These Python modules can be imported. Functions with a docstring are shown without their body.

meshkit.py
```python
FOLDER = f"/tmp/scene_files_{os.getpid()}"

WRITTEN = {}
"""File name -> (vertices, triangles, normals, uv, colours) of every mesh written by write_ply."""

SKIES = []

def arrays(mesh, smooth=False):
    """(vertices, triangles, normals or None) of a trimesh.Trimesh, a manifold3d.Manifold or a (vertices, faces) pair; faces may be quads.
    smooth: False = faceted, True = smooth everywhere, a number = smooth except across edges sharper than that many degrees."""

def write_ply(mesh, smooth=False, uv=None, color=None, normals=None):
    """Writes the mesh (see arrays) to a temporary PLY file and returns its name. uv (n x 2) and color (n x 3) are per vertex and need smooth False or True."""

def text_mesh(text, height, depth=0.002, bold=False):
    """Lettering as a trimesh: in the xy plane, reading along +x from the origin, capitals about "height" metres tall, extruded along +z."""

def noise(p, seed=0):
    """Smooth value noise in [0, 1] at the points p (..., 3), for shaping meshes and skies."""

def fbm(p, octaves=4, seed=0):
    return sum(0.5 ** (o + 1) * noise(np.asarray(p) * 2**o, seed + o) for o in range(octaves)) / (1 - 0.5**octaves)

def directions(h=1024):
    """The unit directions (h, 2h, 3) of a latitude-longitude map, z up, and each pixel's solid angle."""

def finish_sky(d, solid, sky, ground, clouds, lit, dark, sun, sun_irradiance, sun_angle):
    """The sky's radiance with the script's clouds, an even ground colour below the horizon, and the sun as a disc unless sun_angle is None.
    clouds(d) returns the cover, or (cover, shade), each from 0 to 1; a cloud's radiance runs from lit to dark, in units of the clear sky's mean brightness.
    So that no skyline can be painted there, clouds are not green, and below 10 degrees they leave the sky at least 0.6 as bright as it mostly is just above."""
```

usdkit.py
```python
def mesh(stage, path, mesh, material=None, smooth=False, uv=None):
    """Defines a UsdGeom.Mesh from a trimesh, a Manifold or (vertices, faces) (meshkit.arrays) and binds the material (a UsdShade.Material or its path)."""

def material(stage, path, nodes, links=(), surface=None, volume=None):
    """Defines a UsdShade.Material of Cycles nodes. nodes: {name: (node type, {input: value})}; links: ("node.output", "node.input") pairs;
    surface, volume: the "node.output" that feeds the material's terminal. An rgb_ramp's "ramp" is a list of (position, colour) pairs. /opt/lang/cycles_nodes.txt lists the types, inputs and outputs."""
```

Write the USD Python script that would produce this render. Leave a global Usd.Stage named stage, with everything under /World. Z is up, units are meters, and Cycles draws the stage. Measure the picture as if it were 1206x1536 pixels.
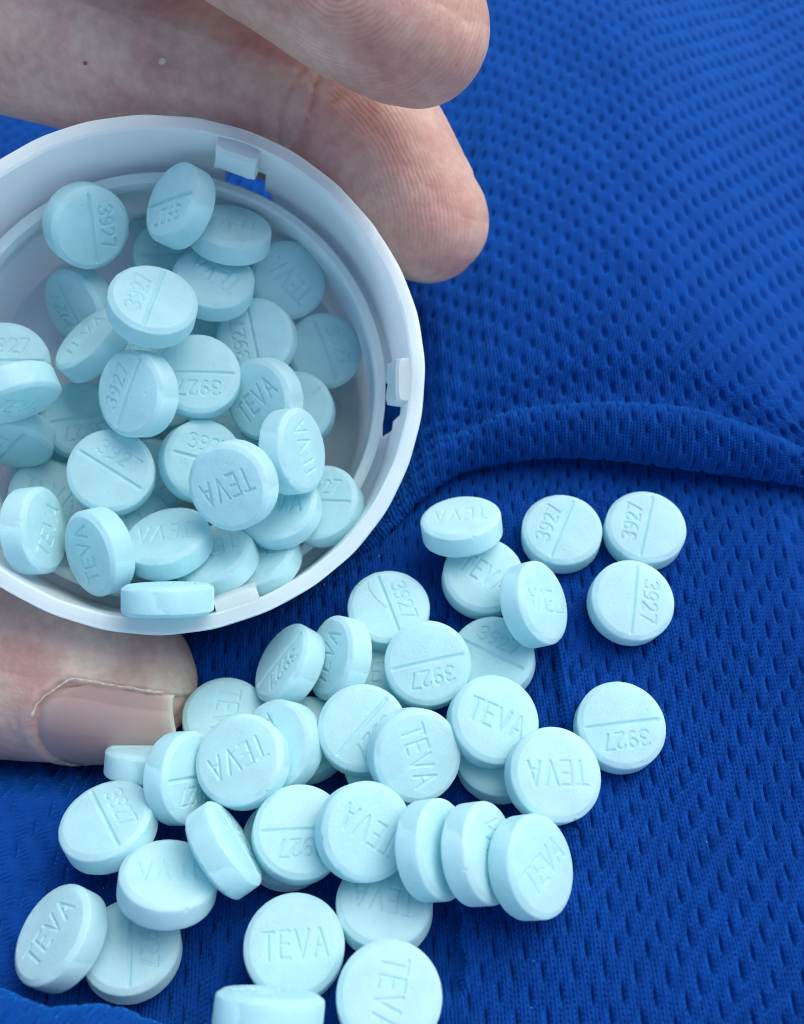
import math
import numpy as np
import trimesh, manifold3d, usdkit, meshkit
from scipy import ndimage
from scipy.interpolate import CubicSpline, PchipInterpolator
from pxr import Usd, UsdGeom, UsdLux, UsdShade, Gf, Sdf, Vt

MM = 0.001
rng = np.random.default_rng(7)
# ---------------------------------------------------------------- working frame (millimetres)
# The lap is roughly z = 0; the phone looks down on it at 30 degrees from 110 mm away.
EYE = np.array([0.0, -55.0, 95.263])
RIGHT = np.array([1.0, 0, 0]); UP = np.array([0, 0.866025, 0.5]); FWD = np.array([0, 0.5, -0.866025])
FOC = 1500.0


def view(v):
    """a direction given as right, down, away -> world"""
    v = np.asarray(v, float)
    return v[..., :1] * RIGHT - v[..., 1:2] * UP + v[..., 2:3] * FWD


def at(u, v, z):
    """where the sight line through photograph pixel (u, v) is z millimetres deep"""
    return EYE + view(np.array([(u - 603) / FOC, (v - 768) / FOC, 1.0]) * z)


def unit(v):
    return v / np.linalg.norm(v)


# the cap: origin at the middle of its rim, local z out of the opening
CAP_O = at(247, 554, 99.0)
CAP_Z = unit(view(np.array([0.15, -0.07, -0.985])))
CAP_X = unit(np.cross(np.cross(CAP_Z, RIGHT), CAP_Z)); CAP_Y = np.cross(CAP_Z, CAP_X)
CAP_M = np.array([CAP_X, CAP_Y, CAP_Z])             # rows: local axes
R_OUT, R_IN, R_LINER, R_WELL, Z_LINER, Z_WEB, Z_FLOOR = 26.15, 24.6, 23.05, 21.9, -7.0, -10.0, -20.5

# the hand: joints with radii (finger chains start at the tip)
INDEX = [(at(640, 332, 112.5), 6.9), (at(600, 290, 112.5), 7.9), (at(550, 236, 112.5), 8.7), (at(482, 168, 112), 9.3), (at(240, 92, 110), 9.3), (at(-60, 18, 113), 9.7), (at(-330, 0, 122), 10.2), (at(-640, 120, 140), 11)]
MIDDLE = [(at(625, 45, 93), 6.8), (at(590, 25, 93), 7.4), (at(520, -20, 92.5), 7.8), (at(380, -118, 93), 8.2), (at(150, -265, 97), 9.2), (at(-150, -330, 112), 10), (at(-640, -120, 142), 11)]
THUMB = [(at(200, 1025, 106.2), 6.7), (at(178, 1019, 106.8), 8.0), (at(130, 1011, 107.5), 9.2), (at(40, 1002, 109), 9.7), (at(-120, 992, 111), 10), (at(-330, 960, 115), 10.6), (at(-620, 860, 126), 12), (at(-900, 600, 142), 14)]


def lap(x, y, _grid=[]):
    """height of the lower cloth: the lap, pushed down where the cap and the thumb lie in it"""
    if not _grid:
        gx, gy = np.arange(-75, 75.1, 1.0), np.arange(-75, 75.1, 1.0)
        X, Y = np.meshgrid(gx, gy)
        Z = -4.4 + 2.6 * np.tanh((X - 2) / 18) - 0.02 * (Y + 28) + 3.4 / (1 + np.exp((Y + 38) / 4.5)) + 0.6 / (1 + np.exp((10 - X) / 4)) + 0.5 * np.sin(X / 11 + Y / 19) * np.cos(Y / 13 - 0.6)
        a = np.linspace(0, 2 * np.pi, 48, endpoint=False)
        pts = []
        for r, z in ((R_OUT, -6), (R_OUT, -11.4), (R_LINER, -22.0), (15, -22.0), (6, -22.0)):
            pts += [CAP_O + r * (np.cos(t) * CAP_X + np.sin(t) * CAP_Y) + z * CAP_Z for t in a]
        low = [p - [0, 0, 1.0] for p in pts]
        for (p, r), (q, s) in zip(THUMB[:5], THUMB[1:6]):
            for t in np.linspace(0, 1, 8):
                c, rr = p + (q - p) * t, r + (s - r) * t
                low += [c + [0, dy * rr, -np.sqrt(1 - dy * dy) * rr - 0.6] for dy in (-0.9, -0.6, -0.3, 0, 0.3, 0.6)]
        low = np.array(low)
        room = np.full(X.shape, 99.0)
        for p in low:
            d = np.hypot(X - p[0], Y - p[1])
            room = np.minimum(room, p[2] + np.where(d < 2, 0, 0) + 1.25 * np.maximum(d - 1.0, 0))
        Z = np.minimum(Z, room)
        Z = ndimage.gaussian_filter(Z, 1.3)
        _grid += [ndimage.spline_filter(Z, order=3)]
    return ndimage.map_coordinates(_grid[0], [np.asarray(y) + 75, np.asarray(x) + 75], order=3, prefilter=False, mode="nearest")


PILL_R, PILL_H = 4.35, 1.6


# ---------------------------------------------------------------- stage, camera, light
stage = Usd.Stage.CreateInMemory()
UsdGeom.SetStageUpAxis(stage, UsdGeom.Tokens.z); UsdGeom.SetStageMetersPerUnit(stage, 1.0)
world = UsdGeom.Xform.Define(stage, "/World"); stage.SetDefaultPrim(world.GetPrim())
UsdGeom.Scope.Define(stage, "/World/Looks")

cam = UsdGeom.Camera.Define(stage, "/World/camera")
m = Gf.Matrix4d(*[float(x) for r in (RIGHT, UP, -FWD, EYE * MM) for x in (*r, 0)]); m[3, 3] = 1
cam.AddTransformOp().Set(m)
cam.CreateHorizontalApertureAttr(36.0); cam.CreateVerticalApertureAttr(36.0 * 1536 / 1206)
cam.CreateFocalLengthAttr(36.0 * FOC / 1206)
cam.CreateClippingRangeAttr(Gf.Vec2f(0.01, 100.0))
cam.CreateFStopAttr(36.0); cam.CreateFocusDistanceAttr(0.097)
cam.CreateExposureAttr(0.66)

TO_SUN = unit(np.array([0.42, 0.40, 0.80]))
sun = UsdLux.DistantLight.Define(stage, "/World/sun")
sz = TO_SUN; sx = unit(np.cross([0, 0, 1.0], sz)); sy = np.cross(sz, sx)
m = Gf.Matrix4d(*[float(x) for r in (sx, sy, sz, (0, 0, 0)) for x in (*r, 0)]); m[3, 3] = 1
sun.AddTransformOp().Set(m)
sun.CreateIntensityAttr(0.42); sun.CreateAngleAttr(60.0); sun.CreateNormalizeAttr(True); sun.CreateColorAttr(Gf.Vec3f(1.0, 0.97, 0.92))

sky = UsdLux.DomeLight.Define(stage, "/World/sky")
sky_mat = usdkit.material(stage, "/World/Looks/sky", {
    "s": ("sky_texture", {"sky_type": "single_scattering", "sun_disc": False, "sun_elevation": math.asin(TO_SUN[2]), "sun_rotation": math.atan2(TO_SUN[0], TO_SUN[1]), "aerosol_density": 2.0}),
    "b": ("background_shader", {"strength": 0.115})}, [("s.color", "b.color")], surface="b.background")
UsdShade.MaterialBindingAPI.Apply(sky.GetPrim()).Bind(sky_mat)


def say(prim, label=None, category=None, group=None, kind=None):
    p = prim.GetPrim() if hasattr(prim, "GetPrim") else prim
    for k, v in (("label", label), ("category", category), ("group", group), ("kind", kind)):
        if v: p.SetCustomDataByKey(k, v)
    return p


def put(path, mesh, material, smooth=30, uv=None):
    """a mesh given in millimetres"""
    if hasattr(mesh, "vertices"): mesh = (np.asarray(mesh.vertices), np.asarray(mesh.faces))
    elif hasattr(mesh, "to_mesh"):
        q = mesh.to_mesh(); mesh = (np.asarray(q.vert_properties[:, :3]), np.asarray(q.tri_verts))
    return usdkit.mesh(stage, path, (np.asarray(mesh[0]) * MM, mesh[1]), material, smooth=smooth, uv=uv)


def grid_faces(n, k):
    i = np.arange(n * k).reshape(n, k)
    a, b, c, d = i[:-1, :-1].ravel(), i[:-1, 1:].ravel(), i[1:, 1:].ravel(), i[1:, :-1].ravel()
    return np.r_[np.c_[a, b, c], np.c_[a, c, d]]


def smoothstep(a, b, x):
    t = np.clip((x - a) / (b - a), 0, 1)
    return t * t * (3 - 2 * t)


# ---------------------------------------------------------------- materials (colours, grain and fine relief only)
KNIT = usdkit.material(stage, "/World/Looks/blue_knit", {
    "g": ("geometry", {}),
    "n": ("noise_texture", {"scale": 260.0, "detail": 3.0}),
    "f": ("noise_texture", {"scale": 5200.0, "detail": 2.0}),
    "r": ("rgb_ramp", {"ramp": [(0.3, (0.0018, 0.046, 0.25)), (0.7, (0.0025, 0.058, 0.31))]}),
    "bf": ("bump", {"strength": 0.5, "distance": 0.00006}),
    "p": ("principled_bsdf", {"roughness": 0.8, "specular_ior_level": 0.08, "sheen_weight": 1.0, "sheen_roughness": 0.38, "sheen_tint": (0.02, 0.36, 1.0)})},
    [("g.position", "n.vector"), ("g.position", "f.vector"), ("n.fac", "r.fac"), ("r.color", "p.base_color"), ("f.fac", "bf.height"), ("bf.normal", "p.normal")], surface="p.BSDF")


def tablet_look(name, base, seed):
    lo = [c * 0.9 for c in base]
    return usdkit.material(stage, "/World/Looks/" + name, {
        "tc": ("texture_coordinate", {}), "mp": ("mapping", {"location": (seed, seed * 0.7, 0)}),
        "n": ("noise_texture", {"scale": 420.0, "detail": 4.0}), "f": ("noise_texture", {"scale": 6000.0, "detail": 3.0}),
        "v": ("voronoi_texture", {"scale": 900.0}), "vr": ("rgb_ramp", {"ramp": [(0.0, (0.8, 0.86, 0.88)), (0.1, (1, 1, 1)), (1.0, (1, 1, 1))]}),
        "r": ("rgb_ramp", {"ramp": [(0.3, lo), (0.7, base)]}), "mx": ("mix_color", {"blend_type": "multiply", "fac": 0.5}),
        "bf": ("bump", {"strength": 0.5, "distance": 0.00006}),
        "p": ("principled_bsdf", {"roughness": 0.55, "specular_ior_level": 0.35, "subsurface_weight": 0.25, "subsurface_scale": 0.0012, "subsurface_radius": (0.5, 0.9, 1.0)})},
        [("tc.object", "mp.vector"), ("mp.vector", "n.vector"), ("mp.vector", "f.vector"), ("mp.vector", "v.vector"), ("n.fac", "r.fac"), ("v.distance", "vr.fac"), ("r.color", "mx.a"), ("vr.color", "mx.b"),
         ("mx.result", "p.base_color"), ("f.fac", "bf.height"), ("bf.normal", "p.normal")], surface="p.BSDF")


PILL_LOOKS = [tablet_look("pale_blue_tablet_a", (0.40, 0.705, 0.75), 0.0), tablet_look("pale_blue_tablet_b", (0.415, 0.715, 0.755), 0.3), tablet_look("pale_blue_tablet_c", (0.39, 0.70, 0.745), 0.6)]

PLASTIC = usdkit.material(stage, "/World/Looks/white_plastic", {
    "g": ("geometry", {}), "n": ("noise_texture", {"scale": 700.0, "detail": 3.0}),
    "bf": ("bump", {"strength": 0.12, "distance": 0.00005}),
    "p": ("principled_bsdf", {"base_color": (0.64, 0.79, 0.80), "roughness": 0.33, "specular_ior_level": 0.45, "subsurface_weight": 0.4, "subsurface_scale": 0.003, "subsurface_radius": (0.8, 0.9, 1.0)})},
    [("g.position", "n.vector"), ("n.fac", "bf.height"), ("bf.normal", "p.normal")], surface="p.BSDF")

# skin: st.x is the running distance across the friction ridges in millimetres, st.y where ridges are
SKIN = usdkit.material(stage, "/World/Looks/skin", {
    "g": ("geometry", {}), "uv": ("uvmap", {"attribute": "st"}), "xy": ("separate_xyz", {}),
    "n1": ("noise_texture", {"scale": 130.0, "detail": 4.0}), "n2": ("noise_texture", {"scale": 900.0, "detail": 4.0}),
    "r": ("rgb_ramp", {"ramp": [(0.32, (0.49, 0.285, 0.25)), (0.5, (0.545, 0.385, 0.325)), (0.68, (0.585, 0.47, 0.385))]}),
    "tip": ("mix_color", {"blend_type": "multiply", "b": (0.93, 0.74, 0.72)}), "tf": ("math", {"math_type": "multiply", "value2": 0.75}),
    "r2": ("rgb_ramp", {"ramp": [(0.3, (0.88, 0.84, 0.82)), (0.7, (1.06, 1.06, 1.04))]}),
    "mx": ("mix_color", {"blend_type": "multiply", "fac": 1.0}),
    "w": ("noise_texture", {"scale": 420.0, "detail": 3.0}),
    "wa": ("math", {"math_type": "multiply_add", "value2": 0.7}),
    "k": ("math", {"math_type": "multiply", "value2": 2 * math.pi / 0.47}), "s": ("math", {"math_type": "sine"}),
    "ms": ("math", {"math_type": "multiply"}),
    "v": ("voronoi_texture", {"scale": 1500.0, "feature": "distance_to_edge"}),
    "vm": ("math", {"math_type": "minimum", "value2": 0.18}),
    "b1": ("bump", {"strength": 0.24, "distance": 0.00007}), "b2": ("bump", {"strength": 0.5, "distance": 0.00016}),
    "p": ("principled_bsdf", {"roughness": 0.48, "specular_ior_level": 0.45, "subsurface_weight": 0.35, "subsurface_scale": 0.0022, "subsurface_radius": (1.0, 0.4, 0.25)})},
    [("g.position", "n1.vector"), ("g.position", "n2.vector"), ("g.position", "v.vector"), ("g.position", "w.vector"), ("n1.fac", "r.fac"), ("n2.fac", "r2.fac"), ("xy.y", "tf.value1"), ("tf.value", "tip.fac"), ("r.color", "tip.a"), ("tip.result", "mx.a"), ("r2.color", "mx.b"), ("mx.result", "p.base_color"),
     ("uv.UV", "xy.vector"), ("w.fac", "wa.value1"), ("xy.x", "wa.value3"), ("wa.value", "k.value1"), ("k.value", "s.value1"), ("s.value", "ms.value1"), ("xy.y", "ms.value2"),
     ("v.distance", "vm.value1"), ("vm.value", "b2.height"), ("b2.normal", "b1.normal"), ("ms.value", "b1.height"), ("b1.normal", "p.normal")], surface="p.BSDF")

NAIL = usdkit.material(stage, "/World/Looks/fingernail", {
    "g": ("geometry", {}), "uv": ("uvmap", {"attribute": "st"}), "xy": ("separate_xyz", {}),
    "r": ("rgb_ramp", {"ramp": [(0.0, (0.50, 0.36, 0.31)), (0.2, (0.45, 0.295, 0.26)), (0.92, (0.47, 0.315, 0.275)), (0.97, (0.52, 0.42, 0.34)), (1.0, (0.56, 0.49, 0.40))]}),
    "mp": ("mapping", {"scale": (1, 26, 1)}), "n": ("noise_texture", {"scale": 3.0, "detail": 2.0}),
    "bf": ("bump", {"strength": 0.12, "distance": 0.00006}),
    "p": ("principled_bsdf", {"roughness": 0.36, "specular_ior_level": 0.45, "subsurface_weight": 0.2, "subsurface_scale": 0.001})},
    [("uv.UV", "xy.vector"), ("xy.x", "r.fac"), ("r.color", "p.base_color"), ("uv.UV", "mp.vector"), ("mp.vector", "n.vector"), ("n.fac", "bf.height"), ("bf.normal", "p.normal")], surface="p.BSDF")

DRY = usdkit.material(stage, "/World/Looks/dry_skin", {
    "g": ("geometry", {}), "n": ("noise_texture", {"scale": 1800.0, "detail": 3.0}),
    "r": ("rgb_ramp", {"ramp": [(0.35, (0.50, 0.36, 0.30)), (0.65, (0.68, 0.60, 0.50))]}),
    "p": ("principled_bsdf", {"roughness": 0.7, "specular_ior_level": 0.3})},
    [("g.position", "n.vector"), ("n.fac", "r.fac"), ("r.color", "p.base_color")], surface="p.BSDF")

# tablets: name in the plan, which face is up (N number, T letters), middle, normal of the upper face, reading direction
POSES = [
    ("C33", "T", -27.902, 14.685, 1.322, 0.308, -0.125, 0.943, 0.837, -0.435, -0.331),
    ("C32", "T", -28.172, 4.790, -0.726, 0.262, -0.230, 0.937, 0.864, -0.377, -0.334),
    ("C42", "T", -27.611, -3.909, -1.948, 0.279, 0.128, 0.952, 0.945, 0.141, -0.295),
    ("C4", "T", -28.115, 34.470, 9.294, 0.401, -0.368, 0.839, 0.905, 0.299, -0.301),
    ("C34", "T", -23.009, 23.016, 5.538, 0.225, -0.155, 0.962, 0.965, 0.172, -0.198),
    ("C35", "T", -28.500, 16.288, 6.087, 0.276, -0.229, 0.933, 0.953, 0.188, -0.236),
    ("C36", "T", -16.534, 7.837, -3.112, 0.139, -0.097, 0.986, 0.989, 0.068, -0.132),
    ("C38", "T", -28.553, -3.173, 2.502, 0.530, -0.017, 0.848, 0.821, 0.263, -0.507),
    ("C43", "T", -43.426, 12.886, 1.600, 0.198, -0.421, 0.885, 0.979, 0.123, -0.161),
    ("C44", "T", -19.977, 10.142, 0.863, 0.176, -0.108, 0.978, 0.980, 0.113, -0.164),
    ("C45", "T", -31.809, 8.955, -2.235, 0.162, -0.379, 0.911, 0.980, -0.048, -0.194),
    ("C46", "N", -26.398, 27.033, 10.533, 0.338, -0.190, 0.922, 0.920, 0.271, -0.281),
    ("C39", "T", -19.439, 33.885, 7.049, 0.191, -0.403, 0.895, 0.964, 0.250, -0.093),
    ("C41", "T", -39.838, 5.717, -1.484, 0.295, -0.324, 0.899, 0.952, 0.175, -0.250),
    ("C7", "N", -9.108, 18.950, 4.240, 0.237, -0.539, 0.808, 0.351, -0.728, -0.588),
    ("C6", "T", -13.158, 24.573, 9.953, 0.334, -0.586, 0.738, -0.647, 0.428, 0.632),
    ("C8", "N", -16.034, 16.937, 8.932, -0.162, -0.478, 0.863, -0.204, 0.872, 0.445),
    ("C19", "N", -11.902, 10.798, 3.871, -0.088, -0.329, 0.940, 0.785, 0.559, 0.269),
    ("C23", "N", -8.489, -0.973, 2.896, -0.280, -0.092, 0.956, 0.949, -0.177, 0.261),
    ("C12", "N", -42.046, 11.952, 10.694, 0.363, -0.336, 0.869, 0.926, 0.236, -0.295),
    ("C15", "N", -35.792, 9.698, 3.468, 0.311, -0.274, 0.910, -0.912, -0.356, 0.204),
    ("C25", "T", -38.668, 1.089, 0.938, 0.402, 0.003, 0.915, 0.904, -0.161, -0.397),
    ("C10", "N", -36.000, 21.144, 9.710, -0.476, -0.753, 0.454, -0.395, 0.644, 0.655),
    ("C1", "N", -33.283, 23.896, 19.009, 0.642, -0.703, 0.306, -0.052, -0.437, -0.898),
    ("C30", "T", -14.999, -6.473, 1.312, -0.260, 0.188, 0.947, -0.944, -0.255, -0.209),
    ("C29", "T", -19.157, -7.786, 3.599, -0.254, 0.294, 0.922, -0.919, -0.369, -0.135),
    ("C14", "N", -41.396, 4.902, 7.370, 0.018, -1.000, -0.025, 0.661, -0.006, 0.750),
    ("C13", "T", -38.326, 4.634, 15.542, 0.421, -0.847, -0.324, 0.441, 0.503, -0.743),
    ("C18", "T", -14.684, 9.039, 8.541, -0.521, -0.549, 0.653, 0.640, 0.255, 0.725),
    ("C37", "T", -12.759, -2.456, 4.952, -0.203, -0.021, 0.979, 0.977, -0.067, 0.202),
    ("C5", "T", -20.343, 20.260, 14.107, 0.208, 0.006, 0.978, -0.841, 0.512, 0.176),
    ("C3", "T", -18.574, 25.021, 16.593, 0.201, 0.266, 0.943, -0.980, 0.045, 0.196),
    ("C20", "N", -21.062, 2.017, 6.991, 0.516, -0.352, 0.781, 0.843, 0.048, -0.536),
    ("C11", "T", -32.981, 13.759, 11.689, -0.534, 0.187, 0.825, 0.636, 0.731, 0.246),
    ("C24", "N", -29.724, -0.257, 8.486, 0.123, -0.334, 0.935, 0.848, -0.454, -0.274),
    ("C28", "T", -23.604, -7.108, 5.930, -0.129, 0.335, 0.933, -0.989, -0.107, -0.099),
    ("C22", "T", -11.029, 0.766, 10.890, 0.887, -0.153, 0.436, -0.228, 0.675, 0.702),
    ("C26", "T", -36.558, -6.922, 8.221, 0.980, -0.018, 0.198, 0.020, 1.000, -0.006),
    ("C27", "T", -30.019, -8.768, 7.334, -0.642, -0.545, 0.538, -0.282, 0.822, 0.495),
    ("C17", "N", -21.300, 9.487, 11.717, 0.179, -0.305, 0.935, -0.983, -0.095, 0.158),
    ("C16", "N", -26.455, 5.384, 14.350, -0.479, -0.495, 0.725, 0.390, 0.620, 0.681),
    ("C9", "N", -24.690, 11.970, 19.839, 0.319, 0.012, 0.948, 0.137, 0.989, -0.058),
    ("C2", "N", -23.179, 24.992, 20.656, -0.643, -0.210, 0.737, -0.758, 0.310, -0.574),
    ("C21", "T", -16.402, -3.983, 12.184, -0.305, -0.648, 0.698, -0.874, -0.101, -0.475),
    ("C31", "T", -22.363, -14.440, 8.351, -0.003, 0.865, 0.501, 1.000, 0.014, -0.018),
    ("O13", "T", -1.806, -17.687, -4.282, -0.111, 0.101, 0.989, 0.994, 0.033, 0.108),
    ("O20", "T", -1.370, -27.050, -3.121, -0.102, 0.090, 0.991, 0.995, 0.011, 0.101),
    ("O24", "T", 9.568, -26.758, -1.929, -0.063, 0.112, 0.992, 0.996, -0.054, 0.069),
    ("O31", "T", -10.863, -34.578, -3.224, -0.068, 0.164, 0.984, 0.997, 0.053, 0.060),
    ("O18", "T", -9.675, -24.196, -4.533, -0.110, 0.110, 0.988, 0.776, -0.612, 0.155),
    ("O3", "N", 17.459, -2.248, -0.936, -0.062, -0.019, 0.998, 0.399, 0.916, 0.042),
    ("O4", "N", 26.439, -2.167, -0.419, -0.032, -0.057, 0.998, 0.287, 0.956, 0.063),
    ("O5", "N", 23.774, -11.087, 0.243, 0.062, -0.154, 0.986, -0.168, -0.976, -0.142),
    ("O6", "N", 21.295, -24.268, -0.264, 0.022, -0.057, 0.998, -0.992, -0.128, 0.015),
    ("O2", "T", 8.673, -7.336, -1.622, 0.049, -0.079, 0.996, 0.819, -0.567, -0.085),
    ("O1", "T", 6.420, -2.440, 1.141, -0.141, 0.479, 0.866, -0.989, -0.021, -0.149),
    ("O8", "N", 9.414, -16.374, -2.160, -0.166, -0.001, 0.986, 0.848, -0.511, 0.142),
    ("O7", "T", 13.472, -12.141, 2.160, 0.738, -0.086, 0.670, -0.666, -0.260, 0.699),
    ("O9", "N", -1.417, -10.936, -2.188, 0.006, 0.054, 0.999, 0.332, -0.942, 0.049),
    ("O15", "T", -18.239, -21.991, -4.910, 0.128, 0.107, 0.986, -0.078, -0.990, 0.117),
    ("O11", "N", -11.591, -17.118, -2.205, -0.719, 0.165, 0.675, -0.618, -0.596, -0.513),
    ("O12", "T", -6.455, -16.651, -1.390, -0.805, -0.075, 0.588, 0.296, 0.809, 0.508),
    ("O10", "N", 2.567, -18.001, 0.361, 0.003, -0.152, 0.988, -0.976, -0.216, -0.030),
    ("O14", "N", -3.874, -24.619, -0.005, 0.039, -0.060, 0.997, -0.643, -0.766, -0.021),
    ("O26", "N", -25.053, -26.851, -3.189, 0.070, 0.870, 0.488, 0.949, 0.093, -0.302),
    ("O25", "N", -20.821, -29.294, 0.048, 0.873, -0.101, 0.477, -0.481, -0.340, 0.808),
    ("O17", "T", -11.856, -25.912, -0.777, -0.491, -0.155, 0.857, 0.495, -0.860, 0.128),
    ("O16", "T", -14.995, -28.207, 1.664, -0.207, -0.050, 0.977, -0.885, -0.415, -0.209),
    ("O22", "T", 8.740, -24.226, 1.394, 0.196, -0.068, 0.978, 0.916, -0.345, -0.207),
    ("O21", "T", 1.127, -27.627, 2.048, 0.320, -0.345, 0.883, 0.261, -0.863, -0.432),
    ("O23", "T", 13.933, -29.859, 2.799, 0.185, -0.102, 0.978, -0.982, -0.052, 0.180),
    ("O27", "N", -27.170, -33.904, 0.446, -0.126, 0.370, 0.921, 0.546, -0.749, 0.375),
    ("O41", "N", -24.194, -44.154, -2.000, 0.082, 0.254, 0.964, 0.143, -0.960, 0.241),
    ("O28", "T", -20.687, -39.237, 2.210, 0.195, 0.597, 0.778, -0.957, -0.056, 0.283),
    ("O29", "N", -15.959, -36.387, 2.516, 0.824, 0.520, 0.227, 0.556, -0.818, -0.144),
    ("O30", "N", -9.449, -34.658, 0.657, 0.200, 0.062, 0.978, -0.975, -0.090, 0.205),
    ("O33", "T", -1.572, -40.759, -0.408, -0.013, 0.312, 0.950, -0.982, 0.177, -0.071),
    ("O32", "T", -3.416, -34.885, 2.805, 0.352, -0.151, 0.924, -0.815, 0.435, 0.382),
    ("O34", "N", 2.813, -36.555, 3.276, 0.808, -0.046, 0.587, 0.074, -0.981, -0.179),
    ("O35", "T", 6.778, -37.043, 4.177, 0.803, -0.046, 0.595, -0.059, 0.986, 0.156),
    ("O36", "T", 11.229, -38.228, 4.565, 0.673, -0.072, 0.736, 0.558, 0.703, -0.441),
    ("O37", "T", -9.339, -44.334, 1.160, 0.065, 0.058, 0.996, 0.994, 0.087, -0.069),
    ("O38", "T", -1.086, -48.426, 3.737, 0.050, 0.068, 0.996, -0.184, -0.980, 0.076),
    ("O39", "T", -10.534, -49.710, 6.952, 0.079, 0.979, 0.190, 0.846, 0.035, -0.533),
    ("O40", "T", -29.908, -43.468, 0.521, -0.514, 0.194, 0.836, 0.489, 0.867, 0.100),
]
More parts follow.
